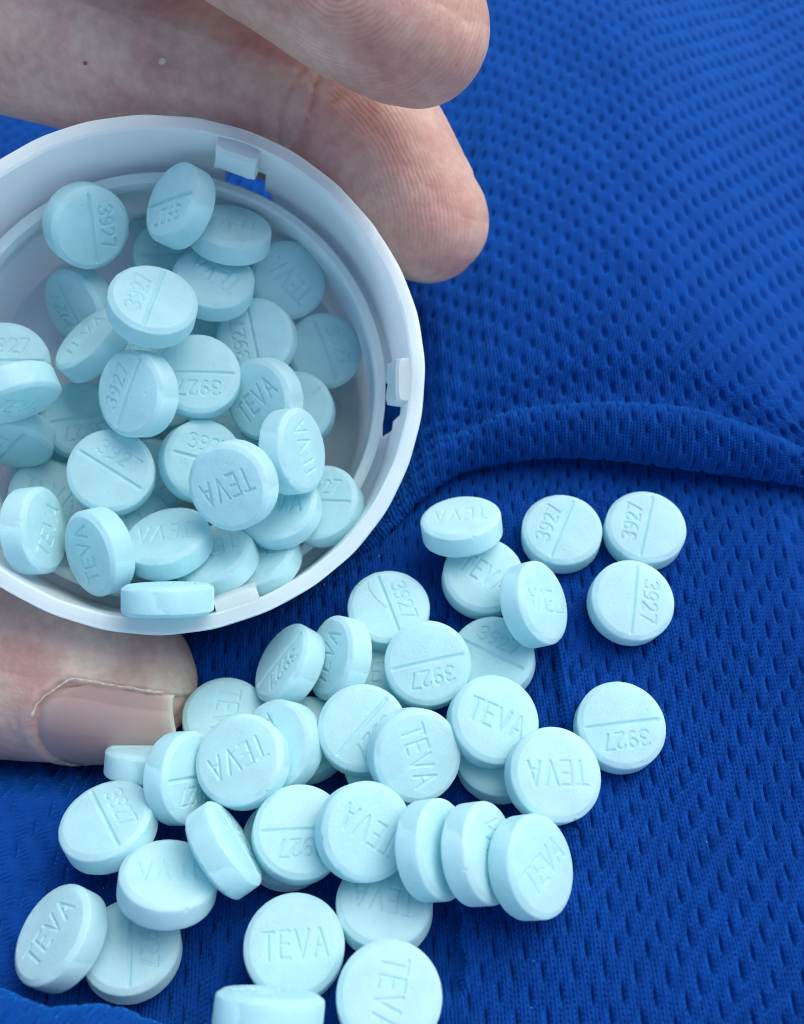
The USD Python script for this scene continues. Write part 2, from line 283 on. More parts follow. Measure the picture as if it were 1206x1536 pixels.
LABELS = {
    "C33": "blue tablet deep in the cap, mostly hidden in the gap left of the pile centre",
    "C32": "mostly hidden blue tablet in the cap, lower rim showing right of the large numbered tablet",
    "C42": "shaded blue tablet low in the cap, showing just above the upright edge-on tablet",
    "C4": "shaded lettered-side blue tablet at the cap bottom, tucked below the topmost tilted tablet",
    "C34": "blue tablet in the cap showing only its edge, below the two lettered tablets at top",
    "C35": "small visible sliver of a blue tablet between two numbered tablets at the pile centre",
    "C36": "blue tablet in the cap showing a sliver left of the upright lettered tablet",
    "C38": "tilted half-hidden blue tablet in the cap behind the long lettered one near the bottom",
    "C39": "shaded tablet under the two tablets at the upper right of the pile in the cap",
    "C41": "shaded blue tablet under the left side of the pile, below the one numbered upside down",
    "C43": "shaded blue tablet deep in the cap behind the two at the left picture edge",
    "C44": "shaded blue tablet deep in the cap in the gap above the upright lettered one",
    "C45": "shaded tablet deep in the cap, just under the tilted scored one at the pile centre",
    "C46": "shaded tablet on the cap floor, showing between the topmost tablet and the big numbered one",
    "C7": "flat numbered blue tablet lying alone on the cap floor at the right of the pile",
    "C6": "flat blue tablet leaning at the right wall of the cap, lettering upside down",
    "C8": "scored blue tablet in shade on the cap floor, numbers running up its left half",
    "C19": "half-covered scored blue tablet near the cap floor mark, lowest right of the pile centre",
    "C23": "scored blue tablet leaning on the liner ring at the lower right of the pile",
    "C12": "numbered blue tablet cut by the left picture edge, number upright above its score line",
    "C15": "scored blue tablet in the cap with upside-down number, covered at its upper right corner",
    "C25": "half-hidden pale blue tablet at the lower left of the pile, behind the upright lettered one",
    "C10": "steeply tilted scored blue tablet at the upper left of the pile in shade",
    "C1": "large scored blue tablet standing clear against the upper left cap wall",
    "C30": "tilted blue tablet leaning at the bottom right of the pile beside the lowest rim tab",
    "C29": "tilted blue tablet sandwiched under the long lettered tablet at the bottom of the pile",
    "C14": "tilted scored blue tablet at the left picture edge, its side facing up",
    "C13": "blue tablet on its edge at the left picture edge, face turned down in shade",
    "C18": "tilted lettered blue tablet right of the brightest scored tablet in the cap",
    "C37": "blue tablet hidden below the bright lettered tablet, only its lower right edge showing",
    "C5": "lettered blue tablet near the top of the pile, directly under the tilted blank-looking one",
    "C3": "blue tablet tilted away at the top of the pile, its side band facing the viewer",
    "C20": "bright scored blue tablet half covered by the large lettered tablet in front of it",
    "C11": "narrow steeply tilted lettered tablet at the left of the pile, leaning on a scored one",
    "C24": "large numbered tablet facing out at the lower left of the pile, score sloping down right",
    "C28": "long tilted lettered blue tablet at the bottom of the pile, number side down",
    "C22": "lettered blue tablet standing upright at the right of the pile, letters reading upward",
    "C26": "lettered blue tablet standing on edge at the lower left, bright side band on its left",
    "C27": "tilted lettered blue tablet at the lower left, bright side band on its right",
    "C17": "bright scored blue tablet at the pile centre with the number upside down below its score",
    "C16": "tilted scored tablet at the pile centre with a bright wide side band on its right",
    "C9": "big numbered blue tablet high on the pile, number reading upward left of the score",
    "C2": "topmost blue tablet in the cap, strongly tilted, right below the upper rim tab",
    "C21": "large lettered tablet facing out on top of the pile at lower centre, letters upside down",
    "C31": "blue tablet standing edge-on just inside the lower cap rim, only its side showing",
    "O13": "half-hidden blue tablet on the fabric showing above the two big scored tablets",
    "O20": "blue tablet buried in the spilled heap, small bits showing at its centre",
    "O24": "half-hidden blue tablet under two lettered tablets at the right of the heap",
    "O31": "blue tablet stacked directly under the scored one near the heap bottom, only its rim showing",
    "O18": "shaded blue tablet in the heap left of the large scored one, mostly covered",
    "O3": "scored blue tablet lying flat on the fabric, left one of the pair near the fold",
    "O4": "scored blue tablet lying flat on the fabric, right one of the pair near the fold",
    "O5": "scored blue tablet lying alone on fabric below the pair, number running downward",
    "O6": "scored blue tablet at the far right of the heap, number upside down below its score",
    "O2": "lettered blue tablet lying under the tilted one at the top of the spilled heap",
    "O1": "blue tablet tilted away at the top of the spilled heap, nearest the cap and fold",
    "O8": "scored blue tablet half under a lettered one, number upright above its sloping score",
    "O7": "lettered blue tablet standing on edge at the upper right of the heap, side band left",
    "O9": "scored blue tablet with a curved hairline crack at the top of the spilled heap",
    "O15": "lettered blue tablet lying beside the thumb tip, partly covered by another lettered one",
    "O11": "scored blue tablet on edge just below the cap, left one of a leaning pair",
    "O12": "lettered blue tablet on edge just below the cap, right one of a leaning pair",
    "O10": "large scored blue tablet facing out high on the heap, number upside down",
    "O14": "large scored blue tablet at the heap centre, score rising steeply to the right",
    "O17": "blank-looking blue tablet leaning right behind the lettered one beside the thumb",
    "O16": "large lettered blue tablet on the left of the heap near the thumbnail, letters upside down",
    "O22": "lettered blue tablet facing out on the right of the heap, letters sloping down right",
    "O21": "lettered blue tablet at the heap centre, letters reading downward",
    "O23": "lettered blue tablet flat on fabric at the right, letters upside down, touching a scored one",
    "O26": "blue tablet seen side-on right under the thumbnail",
    "O25": "tilted scored tablet with side band on its left, between the thumb and a lettered tablet",
    "O27": "scored blue tablet at the far left below the thumb, lying tilted on bare fabric",
    "O41": "scored blue tablet at the bottom left corner, score line vertical, number reading downward",
    "O28": "lettered blue tablet at the lower left lying over a scored one, letters upside down",
    "O29": "blue tablet leaning on its edge in the lower left of the heap, face turned away",
    "O30": "scored blue tablet stacked on another near the heap bottom, number upside down",
    "O33": "lettered blue tablet partly under another above the two bottommost lettered ones",
    "O32": "large lettered blue tablet low in the heap, letters upside down sloping left",
    "O34": "first of three tablets standing in a row on edge, the leftmost with a score",
    "O35": "middle one of three tablets standing in a row on edge",
    "O36": "rightmost of three tablets standing in a row on edge, lettered face turned out",
    "O37": "lettered blue tablet at the bottom with its letters upright",
    "O38": "lettered blue tablet cut by the bottom picture edge, letters reading downward",
    "O39": "blue tablet standing side-on at the bottom picture edge",
    "O40": "lettered blue tablet leaning at the bottom left corner, letters reading upward",
}

# ---------------------------------------------------------------- the blue jersey over the lap
FOLD_U = [(560, 800, 745), (630, 747, 672), (700, 711, 640), (750, 706, 621), (826, 702, 609), (900, 706, 607), (1002, 721, 616), (1100, 732, 645), (1206, 744, 683), (1300, 760, 716)]


def on_level(u, v, z):
    d = at(u, v, 1.0) - EYE
    return EYE + d * ((z - EYE[2]) / d[2])


fold_base = np.array([on_level(u, a, -3.4) for u, a, b in FOLD_U])
fold_rise = []
for (u, a, b), p in zip(FOLD_U, fold_base):
    q = np.array([on_level(u, b + 9, z) for z in np.linspace(-2, 12, 60)])
    # the crest stands about half as far back as it is high
    k = np.argmin(np.abs((q[:, 1] - p[1]) - 0.62 * (q[:, 2] - p[2])))
    fold_rise.append(q[k, 2] - p[2])
FX = np.r_[-80, -30, fold_base[:, 0], 62, 110]
FY = np.r_[-22, -12, fold_base[:, 1], fold_base[-1, 1] - 4, fold_base[-1, 1] - 12]
FH = np.r_[fold_rise[0], fold_rise[0], fold_rise, fold_rise[-1], fold_rise[-1]]
fold_y, fold_h = PchipInterpolator(FX, FY), PchipInterpolator(FX, FH)

# profile across the fold: (forward, up) in units of the fold's height, and how the upper cloth then runs away
PROF = np.array([(-3, 0), (-1.6, 0), (-0.7, 0.0), (-0.05, 0.02), (0.16, 0.10), (0.04, 0.24), (-0.06, 0.42), (0.0, 0.62), (0.16, 0.80), (0.36, 0.93), (0.54, 0.965), (0.70, 0.90), (0.80, 0.80), (0.95, 0.79), (1.5, 1.02), (2.3, 1.18), (3.6, 1.32), (6, 1.42), (9, 1.38), (13, 1.05), (18, 0.3)])
seg = np.r_[0, np.cumsum(np.linalg.norm(np.diff(PROF, axis=0), axis=1))]
prof = CubicSpline(seg, PROF)
S0 = seg[2]                                               # arc length where the fold starts


def spaced(stops):
    """positions from (end, step) pairs"""
    out = [stops[0][0]]
    for end, step in stops[1:]:
        n = max(1, round((end - out[-1]) / step)); out += list(np.linspace(out[-1], end, n + 1)[1:])
    return np.array(out)


xs = spaced([(-72, 0), (-34, 0.4), (42, 0.1), (66, 0.2), (104, 0.5)])
ys = spaced([(-74, 0), (-60, 0.4), (22, 0.118)])         # lower part: distance below the fold start is measured in y
HREF = 8.0
ts = spaced([(0, 0), (16, 0.1), (40, 0.16), (8.2 * HREF, 0.22), (seg[-1] * HREF - S0 * HREF, 0.5)])
# rows: lower rows have t < 0 (distance before the fold), upper rows t >= 0
low = spaced([(-64, 0), (-56, 0.3), (-0.1, 0.1)])
T = np.r_[low, ts]
X, TT = np.meshgrid(xs, T)
fy, fh = fold_y(X), fold_h(X)
wob = 0.5 * np.sin(X / 5.3) + 0.35 * np.sin(X / 2.9 + 1)
start = fy - 0.7 * fh                                    # y where the fold profile begins
Yv = start + TT; Zv = lap(X, start + TT)
up = TT >= 0
sp = S0 + TT[up] / HREF
pf = prof(np.minimum(sp, seg[-1]))
sway = 0.05 * np.sin(X[up] / 6 + 0.7) * smoothstep(S0 + 0.8, S0 + 1.6, sp) * (1 - smoothstep(S0 + 2.2, S0 + 3, sp))
away = np.maximum(pf[:, 0] - 1.5, 0)
Yv[up] = fy[up] + (np.minimum(pf[:, 0], 1.5) + sway) * fh[up] + away * HREF
tilt = (0.02 * X[up] - 0.0004 * np.maximum(X[up] - 5, 0) ** 2) * smoothstep(S0 + 1.5, S0 + 4, sp)
Zl = lap(X[up], np.minimum(fy[up] + np.minimum(pf[:, 0], -0.2) * fh[up], 70))
Zv[up] = Zl + np.where(away > 0, 1.06 * fh[up] + (pf[:, 1] - 1.06) * HREF, pf[:, 1] * fh[up]) + tilt + 0.5 * np.sin(X[up] / 14 + 1.2) * np.cos(Yv[up] / 17) * smoothstep(S0 + 2, S0 + 5, sp)


Zv += 0.75 * (meshkit.fbm(np.stack([X / 8 + Yv / 20, Yv / 11, X * 0 + 2.2], -1), 3, 11) - 0.5)

# nothing may push through the cap or the hand: the cloth gives way beneath them
def room_above(X, Y):
    a = np.linspace(0, 2 * np.pi, 60, endpoint=False); low = []
    for r, z in ((R_OUT, -4), (R_OUT, -11.4), (R_LINER, -22), (12, -22)):
        low += [CAP_O + r * (np.cos(t) * CAP_X + np.sin(t) * CAP_Y) + z * CAP_Z - [0, 0, 2.4] for t in a]
    for ch in (INDEX, MIDDLE, THUMB):
        for (p, r), (q, s) in zip(ch, ch[1:]):
            for t in np.linspace(0, 1, 10):
                c, rr = p + (q - p) * t, r + (s - r) * t
                low += [c + [0, dy * rr, -math.sqrt(1 - dy * dy) * rr - 0.5] for dy in (-0.8, -0.4, 0, 0.4, 0.8)]
    low = np.array(low); gx, gy = np.arange(-76, 110, 1.0), np.arange(-80, 170, 1.0)
    GX, GY = np.meshgrid(gx, gy); G = np.full(GX.shape, 60.0)
    for p in low: G = np.minimum(G, p[2] + 1.3 * np.maximum(np.hypot(GX - p[0], GY - p[1]) - 1, 0))
    G = ndimage.gaussian_filter(G, 1.2)
    return ndimage.map_coordinates(G, [Y + 80, X + 76], order=1, mode="nearest")


soft = room_above(X, Yv) - Zv
Zv = Zv + np.where(soft < 1.5, -((1.5 - soft) ** 2) / 6 * (soft > -1.5) + np.where(soft <= -1.5, soft, 0), 0)
# the tablets' weight dents it a little
for row in POSES:
    c, n = np.array(row[2:5]), np.array(row[5:8])
    b = c - np.sqrt(max(0, 1 - n[2] ** 2)) * PILL_R * np.array([0, 0, 1]) - abs(n[2]) * 1.5 * np.array([0, 0, 1.0])
    sel = (np.abs(X - c[0]) < 7) & (np.abs(Yv - c[1]) < 7) & (TT < -0.5)
    if row[0].startswith("O") and sel.any():
        lim = b[2] - 0.15 + 0.10 * np.maximum(np.hypot(X[sel] - c[0], Yv[sel] - c[1]) - 3.5, 0) ** 1.5 + 0.02
        Zv[sel] = np.minimum(Zv[sel], lim)
Zv[:len(low)] = ndimage.gaussian_filter(Zv[:len(low)], 2.2)

P = np.stack([X, Yv, Zv], -1)
dx = np.gradient(P, axis=1); dt = np.gradient(P, axis=0)
N = np.cross(dx, dt); N /= np.linalg.norm(N, axis=-1, keepdims=True) + 1e-12


def knit_relief(U, V, soft=0.0, fine=1.0):
    """plain knit (columns of little v stitches) with staggered eyelets, in millimetres; U across, V along the columns"""
    n3 = lambda s, k: meshkit.noise(np.stack([U / s, V / s, np.full_like(U, k)], -1)) - 0.5
    U = U + 0.55 * n3(9, 1.5) + 0.16 * n3(2.2, 2.5); V = V + 0.7 * n3(10, 3.5) + 0.12 * n3(1.6, 4.5)
    pu, pv, wale, course = 2.6, 3.7, 0.65, 0.4625
    col = np.floor(U / (pu / 2) + 0.5); du = U - col * pu / 2
    vo = np.where(col % 2 == 0, 0.0, pv / 2) + 0.35 * (np.sin(col * 12.9898) * 43758.5453 % 1 - 0.5)
    row = np.floor((V - vo) / pv + 0.5); dv = (V - vo) - row * pv
    size = 0.85 + 0.3 * ((np.sin(col * 78.233 + row * 37.719) * 43758.5453) % 1)
    hole = np.exp(-((np.abs(du) / ((0.16 + 0.16 * soft) * size)) ** 2.0)) * np.exp(-((np.abs(dv) / ((0.82 - 0.1 * soft) * size)) ** 3.2))
    near = np.exp(-((du / 0.75) ** 2)) * np.exp(-((dv / 1.25) ** 2))
    k = U / wale; f = np.abs(k - np.floor(k) - 0.5) * 2                    # 0 on a column's middle, 1 between columns
    leg = np.exp(-(np.abs((f - 0.5) / 0.40) ** 4))                               # two legs per stitch
    ph = V / course + f * 1.05
    strand = np.abs(np.sin(np.pi * ph)) ** 0.7
    yarn = 0.42 * leg * (0.12 + 0.88 * strand) + 0.02 * n3(0.35, 6.5)
    return yarn * (1 - 0.6 * hole) * fine - (0.62 - 0.12 * soft) * hole - 0.06 * near


drift = 0.055 * (TT + 40) - 0.0006 * X * (TT + 40)
stretch = 1 - 0.04 * smoothstep(0, 25, TT)
H = np.empty_like(X)
for k in range(0, len(T), 160):
    sl = slice(k, k + 160)
    far = smoothstep(10, 34, TT[sl])
    H[sl] = knit_relief((X[sl] + drift[sl]) * stretch[sl] * (1 + 0.04 * far), TT[sl] + 0.03 * np.maximum(TT[sl] - 10, 0), far, 1 - 0.8 * smoothstep(34, 60, TT[sl] + 0.4 * np.maximum(X[sl], 0))) * (1 - 0.1 * far)
P = P + N * H[..., None]

cloth = UsdGeom.Xform.Define(stage, "/World/jersey_fabric")
say(cloth, "royal blue knitted mesh jersey fabric with small eyelets and a rolled fold, under everything", "fabric")
put("/World/jersey_fabric/knit_panel", (P.reshape(-1, 3), grid_faces(*X.shape)), KNIT, smooth=True)
del P, N, H, dx, dt

# the turned-up edge at the near left corner, close to the lens
e0, e1 = at(-260, 1420, 83), at(420, 1600, 77)
n_l, n_a = 330, 170
s_ = np.linspace(0, 1, n_l); a_ = np.linspace(-1.9, 1.7, n_a)
A, Sg = np.meshgrid(a_, s_)
axis = unit(e1 - e0); out_ = unit(view(np.array([0.26, -0.97, 0.0]))); out_ = unit(out_ - axis * (out_ @ axis)); top_ = unit(np.cross(axis, out_)); top_ = top_ if top_ @ FWD < 0 else -top_
L_ = np.linalg.norm(e1 - e0)
rad = 5.2 + 0.5 * np.sin(Sg * 9 + 1) + 0.35 * np.sin(Sg * 23) + 0.5 * (meshkit.noise(np.stack([Sg * 14, A * 1.5, A * 0 + 3.3], -1)) - 0.5)
mid = (e0 + (e1 - e0) * Sg[..., None]) - out_ * 5.2
Pf = mid + (np.cos(A) * rad)[..., None] * out_ + (np.sin(A) * rad * 0.75)[..., None] * top_
Nf = unit(np.ones(3)) * 0 + np.cos(A)[..., None] * out_ + np.sin(A)[..., None] * top_
Pf = Pf + Nf * (knit_relief(Sg * L_, A * 5.2) * 0.8)[..., None]
put("/World/jersey_fabric/folded_edge", (Pf.reshape(-1, 3), grid_faces(n_l, n_a)[:, ::-1]), KNIT, smooth=True)

# ---------------------------------------------------------------- the bottle cap
def lathe(profile, n=220, wob=None):
    pr = np.array(profile, float); k = len(pr)
    a = np.linspace(0, 2 * np.pi, n, endpoint=False)
    V = np.stack([pr[None, :, 0] * np.cos(a)[:, None], pr[None, :, 0] * np.sin(a)[:, None], np.broadcast_to(pr[:, 1], (n, k))], -1)
    f = []
    for i in range(n):
        j = (i + 1) % n
        for q in range(k):
            r = (q + 1) % k
            f += [[i * k + q, j * k + q, j * k + r], [i * k + q, j * k + r, i * k + r]]
    t = trimesh.Trimesh(V.reshape(-1, 3), f, process=True)
    t.update_faces(t.nondegenerate_faces()); t.fix_normals()
    return t


def to_manifold(t):
    return manifold3d.Manifold(manifold3d.Mesh(np.asarray(t.vertices, np.float32), np.asarray(t.faces, np.uint32)))


def cap_angle(u, v, z):
    p = (at(u, v, z) - CAP_O) @ CAP_M.T
    return math.atan2(p[1], p[0])


tab_angles = [cap_angle(350, 232, 100), cap_angle(600, 560, 100), cap_angle(352, 892, 98)]
tab_angles += [tab_angles[0] + math.radians(80), tab_angles[2] - math.radians(71)]


def turned(mesh, ang):
    mesh.apply_transform(trimesh.transformations.rotation_matrix(ang, [0, 0, 1])); return mesh


skirt = lathe([(R_IN, -0.25), (R_IN + 0.22, -0.02), (R_OUT - 0.35, 0.0), (R_OUT - 0.1, -0.1), (R_OUT, -0.38), (R_OUT - 0.25, -11.4), (R_LINER - 0.05, -11.4), (R_LINER - 0.05, Z_WEB), (R_IN - 0.45, Z_WEB), (R_IN - 0.25, Z_WEB + 0.3), (R_IN - 0.05, -1.6)], n=320)
sk = to_manifold(skirt)
for a in tab_angles:
    cut = trimesh.creation.box([8, 4.7, 7.5]); cut.apply_translation([R_LINER + 4.05, -0.6, -8.6])
    wedge = trimesh.creation.extrude_polygon(__import__("shapely").geometry.Polygon([(R_LINER + 0.05, -4.6), (R_LINER + 0.05, 1.6), (R_LINER + 5, 1.6), (R_LINER + 5, -1.2)]), 3.0); wedge.apply_translation([0, 0, -12.2])
    sk = sk - to_manifold(turned(cut, a)) - to_manifold(turned(wedge, a))
q = sk.refine_to_length(0.75).to_mesh(); V = np.array(q.vert_properties[:, :3], float); F = np.array(q.tri_verts)
ang = np.arctan2(V[:, 1], V[:, 0]); rr = np.hypot(V[:, 0], V[:, 1])
soft_ = smoothstep(-3, 0, V[:, 2]) * (0.10 * np.sin(2 * ang + 0.4) + 0.05 * np.sin(7 * ang) + 0.03 * np.sin(31 * ang))
V[:, :2] *= (1 + soft_ / rr)[:, None]
V[:, 2] += smoothstep(-2, 0, V[:, 2]) * (0.05 * np.sin(5 * ang + 1) + 0.03 * np.sin(23 * ang))
nick = [cap_angle(552, 345, 99), cap_angle(612, 700, 99)]
for a in nick:
    d = (ang - a + np.pi) % (2 * np.pi) - np.pi
    V[:, 2] -= smoothstep(-1, 0, V[:, 2]) * 0.16 * np.exp(-((d * 26 / 0.5) ** 2)) * (rr > R_IN + 0.8)


def in_cap(V):
    return CAP_O + np.asarray(V) @ CAP_M


cap = UsdGeom.Xform.Define(stage, "/World/bottle_cap")
say(cap, "white plastic bottle cap with snap tabs held open side up, full of pale blue tablets", "bottle cap")
put("/World/bottle_cap/outer_skirt", (in_cap(V), F), PLASTIC, smooth=35)
liner = lathe([(R_WELL, Z_LINER - 0.3), (R_WELL + 0.3, Z_LINER), (R_LINER - 0.25, Z_LINER), (R_LINER, Z_LINER - 0.3), (R_LINER - 0.06, -22), (0.0, -22), (0.0, Z_FLOOR), (R_WELL - 1.2, Z_FLOOR), (R_WELL - 0.45, Z_FLOOR + 0.35), (R_WELL - 0.2, Z_FLOOR + 1.2)], n=260)
put("/World/bottle_cap/inner_liner", (in_cap(liner.vertices), np.asarray(liner.faces)), PLASTIC, smooth=35)
for k, a in enumerate(tab_angles):
    # a snap tab: wider at the wall, its lip ragged from the mould
    w = 2.25
    pts = []
    for y in np.linspace(-w, w, 7):
        rag = 0.12 * math.sin(y * 5.1 + k) + 0.08 * math.sin(y * 11 + 2 * k)
        sq = abs(y / w) ** 8 * 0.18
        pts.append([(R_IN + 0.3, y, -0.12), (R_LINER + 0.45 + sq, y * 0.96, -0.22), (R_LINER + 0.12 + sq, y * 0.95, -0.6), (R_LINER - 0.35 + sq * 0.6, y * 0.93, -2.6), (R_LINER - 0.42 + rag * 0.5, y * 0.98, -3.3 + rag), (R_LINER + 0.1, y, -3.5 + rag), (R_IN + 0.3, y, -4.2)])
    pts = np.array(pts); n_, k_ = pts.shape[:2]
    f = []
    for i in range(n_ - 1):
        for j in range(k_):
            j2 = (j + 1) % k_; a0, b0, c0, d0 = i * k_ + j, i * k_ + j2, (i + 1) * k_ + j2, (i + 1) * k_ + j
            f += [[a0, b0, c0], [a0, c0, d0]]
    for i, flip in ((0, True), (n_ - 1, False)):
        for j in range(1, k_ - 1):
            f.append([i * k_, i * k_ + j + 1, i * k_ + j] if flip else [i * k_, i * k_ + j, i * k_ + j + 1])
    t = trimesh.Trimesh(pts.reshape(-1, 3), f, process=False); t.fix_normals(); turned(t, a)
    put("/World/bottle_cap/tab" + (f"_{k:03d}" if k else ""), (in_cap(t.vertices), np.asarray(t.faces)), PLASTIC, smooth=25)
# the little moulded ring and arrows on the cap's floor
mk = (at(497, 604, 117.5) - CAP_O) @ CAP_M.T
marks = []
tor = trimesh.creation.torus(1.55, 0.10, major_sections=48, minor_sections=8); marks.append(tor)
for k in range(3):
    b = trimesh.creation.box([0.9, 0.16, 0.16]); b.apply_translation([0, 0.55, 0]); marks.append(turned(b, k * 2.094))
mark = trimesh.util.concatenate(marks); mark.apply_translation([mk[0], mk[1], Z_FLOOR + 0.03])
put("/World/bottle_cap/moulded_mark", (in_cap(mark.vertices), np.asarray(mark.faces)), PLASTIC, smooth=30)

# ---------------------------------------------------------------- the tablets
GLYPH = {  # strokes on a unit-high letter: lists of points
    "T": (0.48, [[(0, 1), (0.48, 1)], [(0.24, 1), (0.24, 0)]]),
    "E": (0.40, [[(0.40, 1), (0, 1), (0, 0), (0.40, 0)], [(0, 0.52), (0.34, 0.52)]]),
    "V": (0.52, [[(0, 1), (0.26, 0), (0.52, 1)]]),
    "A": (0.50, [[(0, 0), (0.25, 1), (0.50, 0)], [(0.09, 0.33), (0.41, 0.33)]]),
    "3": (0.56, [[(0.02, 0.86), (0.14, 0.97), (0.30, 1), (0.46, 0.95), (0.54, 0.80), (0.48, 0.62), (0.26, 0.53), (0.48, 0.45), (0.56, 0.25), (0.46, 0.06), (0.28, 0), (0.12, 0.03), (0.0, 0.14)]]),
    "9": (0.56, [[(0.54, 0.70), (0.46, 0.92), (0.28, 1), (0.10, 0.93), (0.02, 0.72), (0.10, 0.52), (0.28, 0.44), (0.46, 0.52), (0.54, 0.70), (0.52, 0.40), (0.42, 0.14), (0.24, 0.0), (0.08, 0.03)]]),
    "2": (0.56, [[(0.02, 0.80), (0.10, 0.95), (0.28, 1), (0.46, 0.93), (0.53, 0.76), (0.46, 0.56), (0.0, 0.0), (0.56, 0.0)]]),
    "7": (0.56, [[(0, 1), (0.56, 1), (0.20, 0)]]),
}


def strokes(text, height, width, cx, cy):
    adv = [GLYPH[c][0] for c in text]; tot = sum(adv) * height; gap = (width - tot) / (len(text) - 1)
    x = cx - width / 2; out = []
    for c, w in zip(text, adv):
        for line in GLYPH[c][1]:
            pts = np.array(line) * height + [x, cy - height / 2]
            out += [(pts[i], pts[i + 1]) for i in range(len(pts) - 1)]
        x += w * height + gap
    return out


def stroke_distance(p, segs):
    d = np.full(len(p), 9.0)
    for a, b in segs:
        t = np.clip(((p - a) @ (b - a)) / max((b - a) @ (b - a), 1e-9), 0, 1)
        d = np.minimum(d, np.linalg.norm(p - (a + t[:, None] * (b - a)), axis=1))
    return d


LETTERS = strokes("TEVA", 2.15, 5.5, 0, 0)
NUMBERS = strokes("3927", 1.5, 4.4, 0.0, 1.65)
GN = 132


def disc_grid(n):
    t = np.linspace(-1, 1, n + 1); A, B = np.meshgrid(t, t, indexing="xy")
    u, v = A * np.sqrt(1 - B * B / 2), B * np.sqrt(1 - A * A / 2)     # an even square-to-disc map
    return np.stack([u, v], -1).reshape(-1, 2)


def make_tablet(seed):
    n = GN; RF = 3.80; q = disc_grid(n) * RF
    idx = np.arange((n + 1) ** 2).reshape(n + 1, n + 1)
    loop = np.r_[idx[0, :-1], idx[:-1, -1], idx[-1, :0:-1], idx[:0:-1, 0]]
    r = np.linalg.norm(q, axis=1)
    worn = meshkit.fbm(np.c_[q * 0.7, np.full(len(q), seed * 9.1)], 3)
    fine = meshkit.fbm(np.c_[q * 4.5, np.full(len(q), seed * 5.3)], 3) - 0.5
    dome = 1.45 + 0.15 * (1 - (r / RF) ** 2)
    crisp = 0.145 * (0.65 + 0.7 * worn)
    groove = np.abs(q[:, 1]); fade = 1 - smoothstep(3.45, 3.8, np.abs(q[:, 0]))
    zt = dome - 0.24 * (1 - smoothstep(0.03, 0.27, groove)) * (0.25 + 0.75 * fade) - crisp * 1.05 * (1 - smoothstep(0.03, 0.17, stroke_distance(q, NUMBERS)))
    qb = q * [1, -1]
    zb = dome - crisp * 1.2 * (1 - smoothstep(0.03, 0.19, stroke_distance(qb, LETTERS)))
    pits = np.zeros(len(q)); pr = np.random.default_rng(seed + 40)
    for _ in range(6):
        c = pr.uniform(-2.6, 2.6, 2); s = pr.uniform(0.06, 0.14); pits += 0.035 * np.exp(-((np.linalg.norm(q - c, axis=1) / s) ** 2))
    zt = zt + 0.03 * fine - pits; zb = zb + 0.03 * fine[::-1] - pits[::-1]
    vt, vb = np.c_[q, zt], np.c_[q, -zb]
    a = np.arctan2(q[loop, 1], q[loop, 0]); m_ = len(loop)

    def ring(rad, z, amp, k):
        pp = np.c_[np.cos(a) * 7, np.sin(a) * 7, np.full(m_, k + seed * 3.7)]
        e = (meshkit.fbm(pp, 3, seed + int(k)) - 0.5) * amp
        chip = np.clip(meshkit.fbm(pp * 0.9 + 5, 2, seed + 9) - 0.68, 0, 1) * 0.8 * (amp > 0.05)
        rad = rad + e - chip
        return np.c_[np.cos(a) * rad, np.sin(a) * rad, np.full(m_, z) + e * 0.6]
    prof_ = [(3.88, 1.405, 0.02), (4.20, 1.20, 0.05), (4.30, 1.10, 0.07), (4.345, 0.98, 0.03), (4.35, 0.5, 0.02), (4.355, 0.0, 0.02), (4.35, -0.5, 0.02), (4.345, -0.98, 0.03), (4.30, -1.10, 0.07), (4.20, -1.20, 0.05), (3.88, -1.405, 0.02)]
    rings = [ring(x, z, am, k * 2.0) for k, (x, z, am) in enumerate(prof_)]
    V = np.vstack([vt, vb] + rings); nt = len(vt)
    gf = grid_faces(n + 1, n + 1); F = [gf, gf[:, ::-1] + nt]
    chain = [loop] + [2 * nt + k * m_ + np.arange(m_) for k in range(len(rings))] + [loop + nt]
    for c0, c1 in zip(chain, chain[1:]):
        A, B, C, D = c0, np.roll(c0, -1), np.roll(c1, -1), c1
        F += [np.c_[A, D, C], np.c_[A, C, B]]
    return V, np.vstack(F)


for k, nm in enumerate(("a", "b", "c", "d")):
    cls = stage.CreateClassPrim(f"/World/tablet_shape_{nm}"); cls.SetTypeName("Xform")
    put(f"/World/tablet_shape_{nm}/tablet_body", make_tablet(k + 1), PILL_LOOKS[k % 3], smooth=True)
CRACK = usdkit.material(stage, "/World/Looks/tablet_crack", {"p": ("principled_bsdf", {"base_color": (0.16, 0.33, 0.37), "roughness": 0.9})}, surface="p.BSDF")
cp = CubicSpline([0, 1, 2, 3, 4], np.array([(-3.45, -1.1), (-2.6, -1.32), (-1.72, -1.19), (-0.6, -0.8), (0.39, -0.27)]))(np.linspace(0, 4, 60))
cz = 1.45 + 0.15 * (1 - (np.linalg.norm(cp, axis=1) / 3.8) ** 2)
ca = np.linspace(0, 2 * np.pi, 7); cn = np.gradient(cp, axis=0); cn = np.c_[-cn[:, 1], cn[:, 0]] / np.linalg.norm(cn, axis=1, keepdims=True)
cw = 0.035 * np.sin(np.linspace(0.15, np.pi - 0.15, 60)) ** 0.5
ct = np.concatenate([cp[:, None] + cn[:, None] * (np.cos(ca)[None, :] * cw[:, None])[..., None], (cz[:, None] + np.sin(ca)[None, :] * 0.03)[..., None]], -1)
put("/World/tablet_shape_d/crack", (ct.reshape(-1, 3), grid_faces(60, 7)), CRACK, smooth=True)
count = 0
